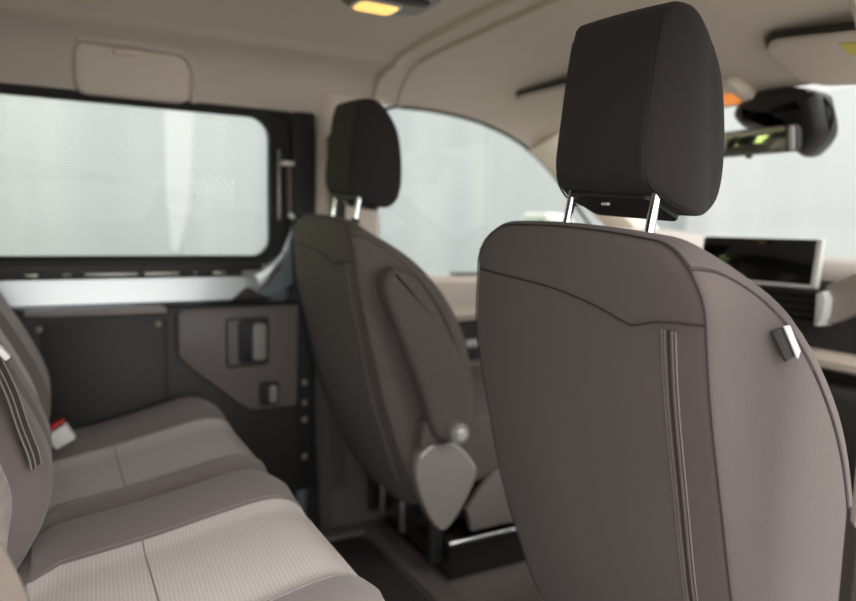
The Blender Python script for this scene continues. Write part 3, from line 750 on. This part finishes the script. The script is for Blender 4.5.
# rear-view mirror and sensor cover
t = thing('rear_view_mirror', 'rear view mirror reflecting pale green, below the black sensor cover', 'mirror', (1.47, 1.05, 1.09))
R = Matrix.Translation((1.452, 1.070, 1.086)) @ Matrix.Rotation(math.radians(-7.8), 4, 'Y')
mo = rrect(-.104, .104, -.031, .031, .018)
bm = BM(); slab(bm, mo, .0, .028, .008, 'yz'); obj('housing', place(bm, R), M['plastic_black'], t)
bm = BM(); slab(bm, rrect(-.085, .099, -.027, .027, .014), -.003, .001, .001, 'yz'); obj('mirror_glass', place(bm, R), M['mirror'], t)
bm = BM(); slab(bm, rrect(-.101, -.089, -.027, .027, .005), -.003, .001, .001, 'yz'); obj('end_strip', place(bm, R), M['silver'], t)
bm = BM(); box(bm, 1.43, 1.445, 1.064, 1.074, 1.047, 1.055, .002); obj('dimming_lever', bm, M['plastic_black'], t)
t = thing('sensor_cover', 'black plastic sensor cover on the windscreen behind the mirror', 'sensor cover', (1.55, 1.02, 1.14))
bm = BM(); P = [(.955, 1.176), (.965, 1.192), (1.03, 1.210), (1.12, 1.208), (1.175, 1.175), (1.16, 1.135), (1.08, 1.11), (1.03, 1.065), (1.005, 1.055), (.965, 1.085), (.950, 1.12)]
poly = [(p.x, p.y) for p in smoothpath([(a, b, 0) for a, b in P+[P[0]]], 4)][:-1]
rings = []
for d, x in ((.045, 1.482), (.02, 1.487), (.008, 1.497), (0, 1.515), (0, 1.54), (.004, 1.56)):
    rings.append([(x+(1.19-z)*.35, y, z) for y, z in offset2(poly, d)])
bridge(bm, rings); obj('cover', bm, M['plastic_black'], t)
bm = BM(); tube(bm, smoothpath([(1.50, 1.02, 1.200), (1.515, .985, 1.195), (1.53, .950, 1.17), (1.545, .943, 1.13), (1.56, .97, 1.085)]), .005); obj('cable', bm, M['plastic_black'], t)

# front map lamp
t = thing('map_lamp', 'small overhead lamp glowing amber beside the near headrest', 'lamp', (1.38, 1.13, 1.225))
zz = interp(zroof, 1.48)+.012
R = Matrix.Translation((1.47, 1.175, zz-.010)) @ Matrix.Rotation(math.radians(18), 4, 'Y')
bm = BM(); slab(bm, rrect(-.06, .05, -.07, .07, .03), -.014, .014, .008, 'xy'); obj('housing', place(bm, R), M['beige'], t)
bm = BM(); slab(bm, rrect(-.025, .025, -.04, .005, .01), -.020, -.012, .003, 'xy'); obj('lens', place(bm, R), M['lamp_amber'], t)

# sun visors
def visor(y0, y1, label, sgn):
    t = thing('sun_visor', label, 'sun visor', (1.25, (y0+y1)/2, 1.27), 'sun visors')
    X0 = 1.285 if y1 < 1.1 else 1.25
    bm = BM(); poly = rrect(X0, 1.475, y0, y1, [.05, .05, .02, .02] if sgn > 0 else [.02, .02, .05, .05], 8)
    for_z = lambda x: interp(zroof, x)-(.005 if y1 < 1.1 else .012)
    drop = lambda y: max(0, .93-y)*.12 if y1 < 1.1 else 0
    rings = []
    for d, h in ((.012, 0), (.003, -.003), (0, -.009), (.003, -.015), (.012, -.018)):
        rings.append([(x, y, for_z(x)+h+.000-drop(y)) for x, y in offset2(poly, d)])
    bridge(bm, rings); p = obj('flap', bm, M['headliner'], t)
    gap_outline = rrect(X0-.004, X0+.12, y0-.004, y1+.006, [.05, .05, .02, .02], 8); rings = []
    for d, h in ((.004, .010), (0, .006), (.002, -.002), (.010, -.003)): rings.append([(x, y, for_z(x)+h-drop(y)) for x, y in offset2(gap_outline, d)])
    bm = BM(); bridge(bm, rings); obj('gap_shade', bm, M['plastic_dark'], t)  # dark slab standing in for the shade in the gap behind the flap
    return t, for_z
tv, fz = visor(.50, .955, 'beige sun visor at the top right with a yellow label', 1)
visor(1.325, 1.76, 'beige sun visor on the far side, left of the near headrest', 1)
bm = BM(); zc = fz(1.33)
for (y0, y1, m) in ((.757, .795, 'label_yellow'), (.72, .757, 'white')):
    bm = BM()
    q = [bm.verts.new((x, y, fz(x)-.0205-(.93-y)*.12)) for x, y in ((1.30, y0), (1.30, y1), (1.345, y1), (1.345, y0))]
    bm.faces.new(q); g = bmesh.ops.extrude_face_region(bm, geom=list(bm.faces))
    for v in [k for k in g['geom'] if isinstance(k, bmesh.types.BMVert)]: v.co.z += .002
    obj('warning_label', bm, M[m], tv, smooth=False)
bm = BM(); tube(bm, [(1.44, .88, fz(1.44)-.012), (1.445, .91, fz(1.445)-.012)], .005); obj('clip', bm, M['plastic_dark'], tv)

# rear dome lamp
t = thing('dome_lamp', 'rectangular roof lamp lit warm yellow at the top of the picture', 'lamp', (.63, 1.33, 1.34))
bm = BM(); slab(bm, rrect(.54, .73, 1.25, 1.41, .05), 1.355, 1.329, .008, 'xy'); obj('housing', bm, M['plastic_seat'], t)
bm = BM(); frame(bm, rrect(.565, .665, 1.322, 1.398, .02), offset2(rrect(.565, .665, 1.322, 1.398, .02), .007), 0, .006, plane='xz'); 
for v in bm.verts: v.co = Vector((v.co.x, v.co.z, 1.327-v.co.y))
obj('bezel', bm, M['silver'], t)
bm = BM(); slab(bm, rrect(.572, .658, 1.329, 1.391, .018), 1.326, 1.3195, .003, 'xy'); obj('lens', bm, M['lamp_warm'], t)
bm = BM(); slab(bm, rrect(.58, .70, 1.27, 1.305, .012), 1.326, 1.3205, .003, 'xy'); obj('switch', bm, M['plastic_dark'], t)

# outside door mirror (far side)
t = thing('door_mirror', 'white outside door mirror beyond the far front window', 'mirror', (1.62, 2.08, .84))
bm = BM()
P = rrect(1.985, 2.16, .74, .928, .04, 8); rings = []
for d, x in ((.05, 1.74), (.02, 1.73), (.004, 1.70), (0, 1.66), (0, 1.60), (.006, 1.595)): rings.append([(x, y, z) for y, z in offset2(P, d)])
bridge(bm, rings); obj('housing', bm, M['white'], t)
bm = BM(); slab(bm, offset2(P, .012), 1.597, 1.592, .001, 'yz'); obj('mirror_glass', bm, M['mirror'], t)
bm = BM(); box(bm, 1.61, 1.70, 1.93, 2.06, .74, .78, .012); obj('arm', bm, M['plastic_black'], t)

# bonnet in front of the windscreen
bm = BM(); V = []
for i in range(8):
    s = i/7; row = []
    for j in range(13):
        u = j/12*2-1; row.append((2.0+.85*s, YC+u*(.78-.06*s*s), .795-.10*s-.16*s**3-.06*u**4))
    V.append([bm.verts.new(p) for p in row])
for a, b_ in zip(V[:-1], V[1:]):
    for i in range(12): bm.faces.new((a[i], a[i+1], b_[i+1], b_[i]))
g = bmesh.ops.extrude_face_region(bm, geom=list(bm.faces))
for v in [q for q in g['geom'] if isinstance(q, bmesh.types.BMVert)]: v.co.z -= .02
tag(obj('bonnet', bm, M['hood']), 'pale bonnet outside the windscreen', 'bonnet', kind='structure')

# ------------------------------------------------------------------ outside
def panel_wall_material(name, rgb, rgb2, spacing):
    m = bpy.data.materials.new(name); m.use_nodes = True
    nt = m.node_tree; b = nt.nodes['Principled BSDF']; b.inputs['Roughness'].default_value = .5; L = nt.links.new
    tc = nt.nodes.new('ShaderNodeTexCoord'); mp = nt.nodes.new('ShaderNodeMapping'); mp.inputs['Scale'].default_value = (1, 1, .12)
    n = nt.nodes.new('ShaderNodeTexNoise'); n.inputs['Scale'].default_value = 2.6; n.inputs['Detail'].default_value = 5
    r = nt.nodes.new('ShaderNodeValToRGB'); r.color_ramp.elements[0].position = .35; r.color_ramp.elements[1].position = .68
    r.color_ramp.elements[0].color = lin(rgb); r.color_ramp.elements[1].color = lin(rgb2)
    L(tc.outputs['Object'], mp.inputs[0]); L(mp.outputs[0], n.inputs['Vector']); L(n.outputs['Fac'], r.inputs[0]); L(r.outputs[0], b.inputs['Base Color'])
    return m
M['wallcool'] = panel_wall_material('pale blue painted panels', (129, 134, 134), (146, 148, 144), 1)
M['wallwhite'] = panel_wall_material('off white painted panels', (198, 198, 197), (207, 206, 205), 1)
M['ground'] = material('concrete yard', (150, 148, 143), .9, bump=(30, .4, 'noise'), var=.08)
M['hedge'] = material('pale green foliage', (206, 216, 140), .8, bump=(25, 1., 'noise'), var=.35)
M['mark'] = material('paler wall streak', (158, 159, 156), .5)
STREAK = [(.66, 1.56), (.84, 1.56), (.81, 1.0), (.735, .67), (.69, .67), (.66, 1.0)]
def panel_wall(name, mat, lab, length, horiz, fixed):
    """wall of upright sheets with joint grooves; every sheet edge folded back a little"""
    bm = BM(); x = -length[0]
    while x < length[1]:
        w = 1.15
        if horiz: box(bm, x+.0012, x+w-.0012, fixed, fixed+.06, -.55, 2.1, .004, 2)
        else: box(bm, fixed, fixed+.06, x+.0012, x+w-.0012, -.55, 4.2, .004, 2)
        x += w
    if horiz: box(bm, -length[0], x, fixed+.03, fixed+.10, -.55, 2.1)
    else: box(bm, fixed+.03, fixed+.10, -length[0], x, -.55, 4.2)
    o = tag(obj(name, bm, mat, smooth=False), lab, 'wall', kind='structure')
    if horiz:
        bm = BM(); slab(bm, STREAK, fixed+.01, fixed-.004, .002); obj('pale_streak', bm, M['mark'], o, smooth=False)  # pale pointed streak, slightly raised from the sheets
panel_wall('wall_outside', M['wallcool'], 'pale blue panelled building wall beyond the side windows', (5, 5.0), True, 4.6)
panel_wall('wall_beyond', M['wallwhite'], 'white panelled building wall beyond the windscreen', (5, 4.4), False, 5.9)
bm = BM(); box(bm, -14, 14, -14, 12, -.62, -.55)
tag(obj('ground', bm, M['ground'], smooth=False), 'concrete yard around the van', 'ground', kind='structure')

bm = BM(); rnd = random.Random(3)
for i in range(190):
    c = Vector((rnd.uniform(-8.5, -1.1), rnd.uniform(3.2, 4.0), rnd.uniform(-.5, 2.3)))
    r_ = bmesh.ops.create_icosphere(bm, subdivisions=2, radius=rnd.uniform(.22, .42), matrix=Matrix.Translation(c))
    for v in r_['verts']: v.co += (v.co-c)*rnd.uniform(-.18, .18)
tag(obj('hedge', bm, M['hedge']), 'pale yellow green hedge reflected in the rear view mirror', 'hedge', kind='stuff')

# ------------------------------------------------------------------ light
wd = bpy.data.worlds.new('sky'); sc.world = wd; wd.use_nodes = True
nt = wd.node_tree; bg = nt.nodes['Background']; L = nt.links.new
tc = nt.nodes.new('ShaderNodeTexCoord'); sp = nt.nodes.new('ShaderNodeSeparateXYZ'); r = nt.nodes.new('ShaderNodeValToRGB')
L(tc.outputs['Generated'], sp.inputs[0]); L(sp.outputs['Z'], r.inputs[0]); 
mr = nt.nodes.new('ShaderNodeMapRange'); mr.inputs[1].default_value = -1; mr.inputs[2].default_value = 1; mr.inputs[3].default_value = .75; mr.inputs[4].default_value = 2.3
ml = nt.nodes.new('ShaderNodeVectorMath'); ml.operation = 'SCALE'
dt = nt.nodes.new('ShaderNodeVectorMath'); dt.operation = 'DOT_PRODUCT'; dt.inputs[1].default_value = (.52, -.854, 0)
L(tc.outputs['Generated'], dt.inputs[0]); L(dt.outputs['Value'], mr.inputs[0]); L(r.outputs[0], ml.inputs[0]); L(mr.outputs[0], ml.inputs[3]); L(ml.outputs[0], bg.inputs[0])
r.color_ramp.elements[0].position = 0; r.color_ramp.elements[0].color = (.86, .88, .88, 1)
r.color_ramp.elements[1].position = .6; r.color_ramp.elements[1].color = (1., 1., .99, 1)
bg.inputs[1].default_value = 2.2

sd = bpy.data.lights.new('hazy_sun', 'SUN'); sd.energy = 3.6; sd.angle = math.radians(30); sd.color = (1, .985, .97)
so = bpy.data.objects.new('hazy_sun', sd); COL.objects.link(so)
so.rotation_euler = Vector((-.08, .64, -.76)).to_track_quat('-Z', 'Y').to_euler()

# ------------------------------------------------------------------ camera
X = Vector((.87556194, -.03496653, .4818388)); Y = Vector((-.48263741, -.10722296, .86923206)); Z = Vector((.02127015, -.99361994, -.1107565))
right = Vector((X[0], Y[0], Z[0])); down = Vector((X[1], Y[1], Z[1])); fwd = Vector((X[2], Y[2], Z[2]))
cd = bpy.data.cameras.new('camera'); cam = bpy.data.objects.new('camera', cd); COL.objects.link(cam)
m = Matrix.Identity(4)
for i in range(3): m[i][0], m[i][1], m[i][2] = right[i], -down[i], -fwd[i]
m.translation = Vector((0, 0, .88)); cam.matrix_world = m
cd.sensor_width = 36; cd.lens = 689/856*36; cd.clip_start = .02
cd.dof.use_dof = True; cd.dof.focus_distance = .86; cd.dof.aperture_fstop = 2.4
sc.camera = cam
sc.view_settings.view_transform = 'Standard'; sc.view_settings.look = 'None'; sc.view_settings.gamma = 1; sc.view_settings.exposure = -0.2
sc.cycles.max_bounces = 12; sc.cycles.diffuse_bounces = 6; sc.cycles.transparent_max_bounces = 12
sc.cycles.use_denoising = True
sc.cycles.sample_clamp_indirect = 6
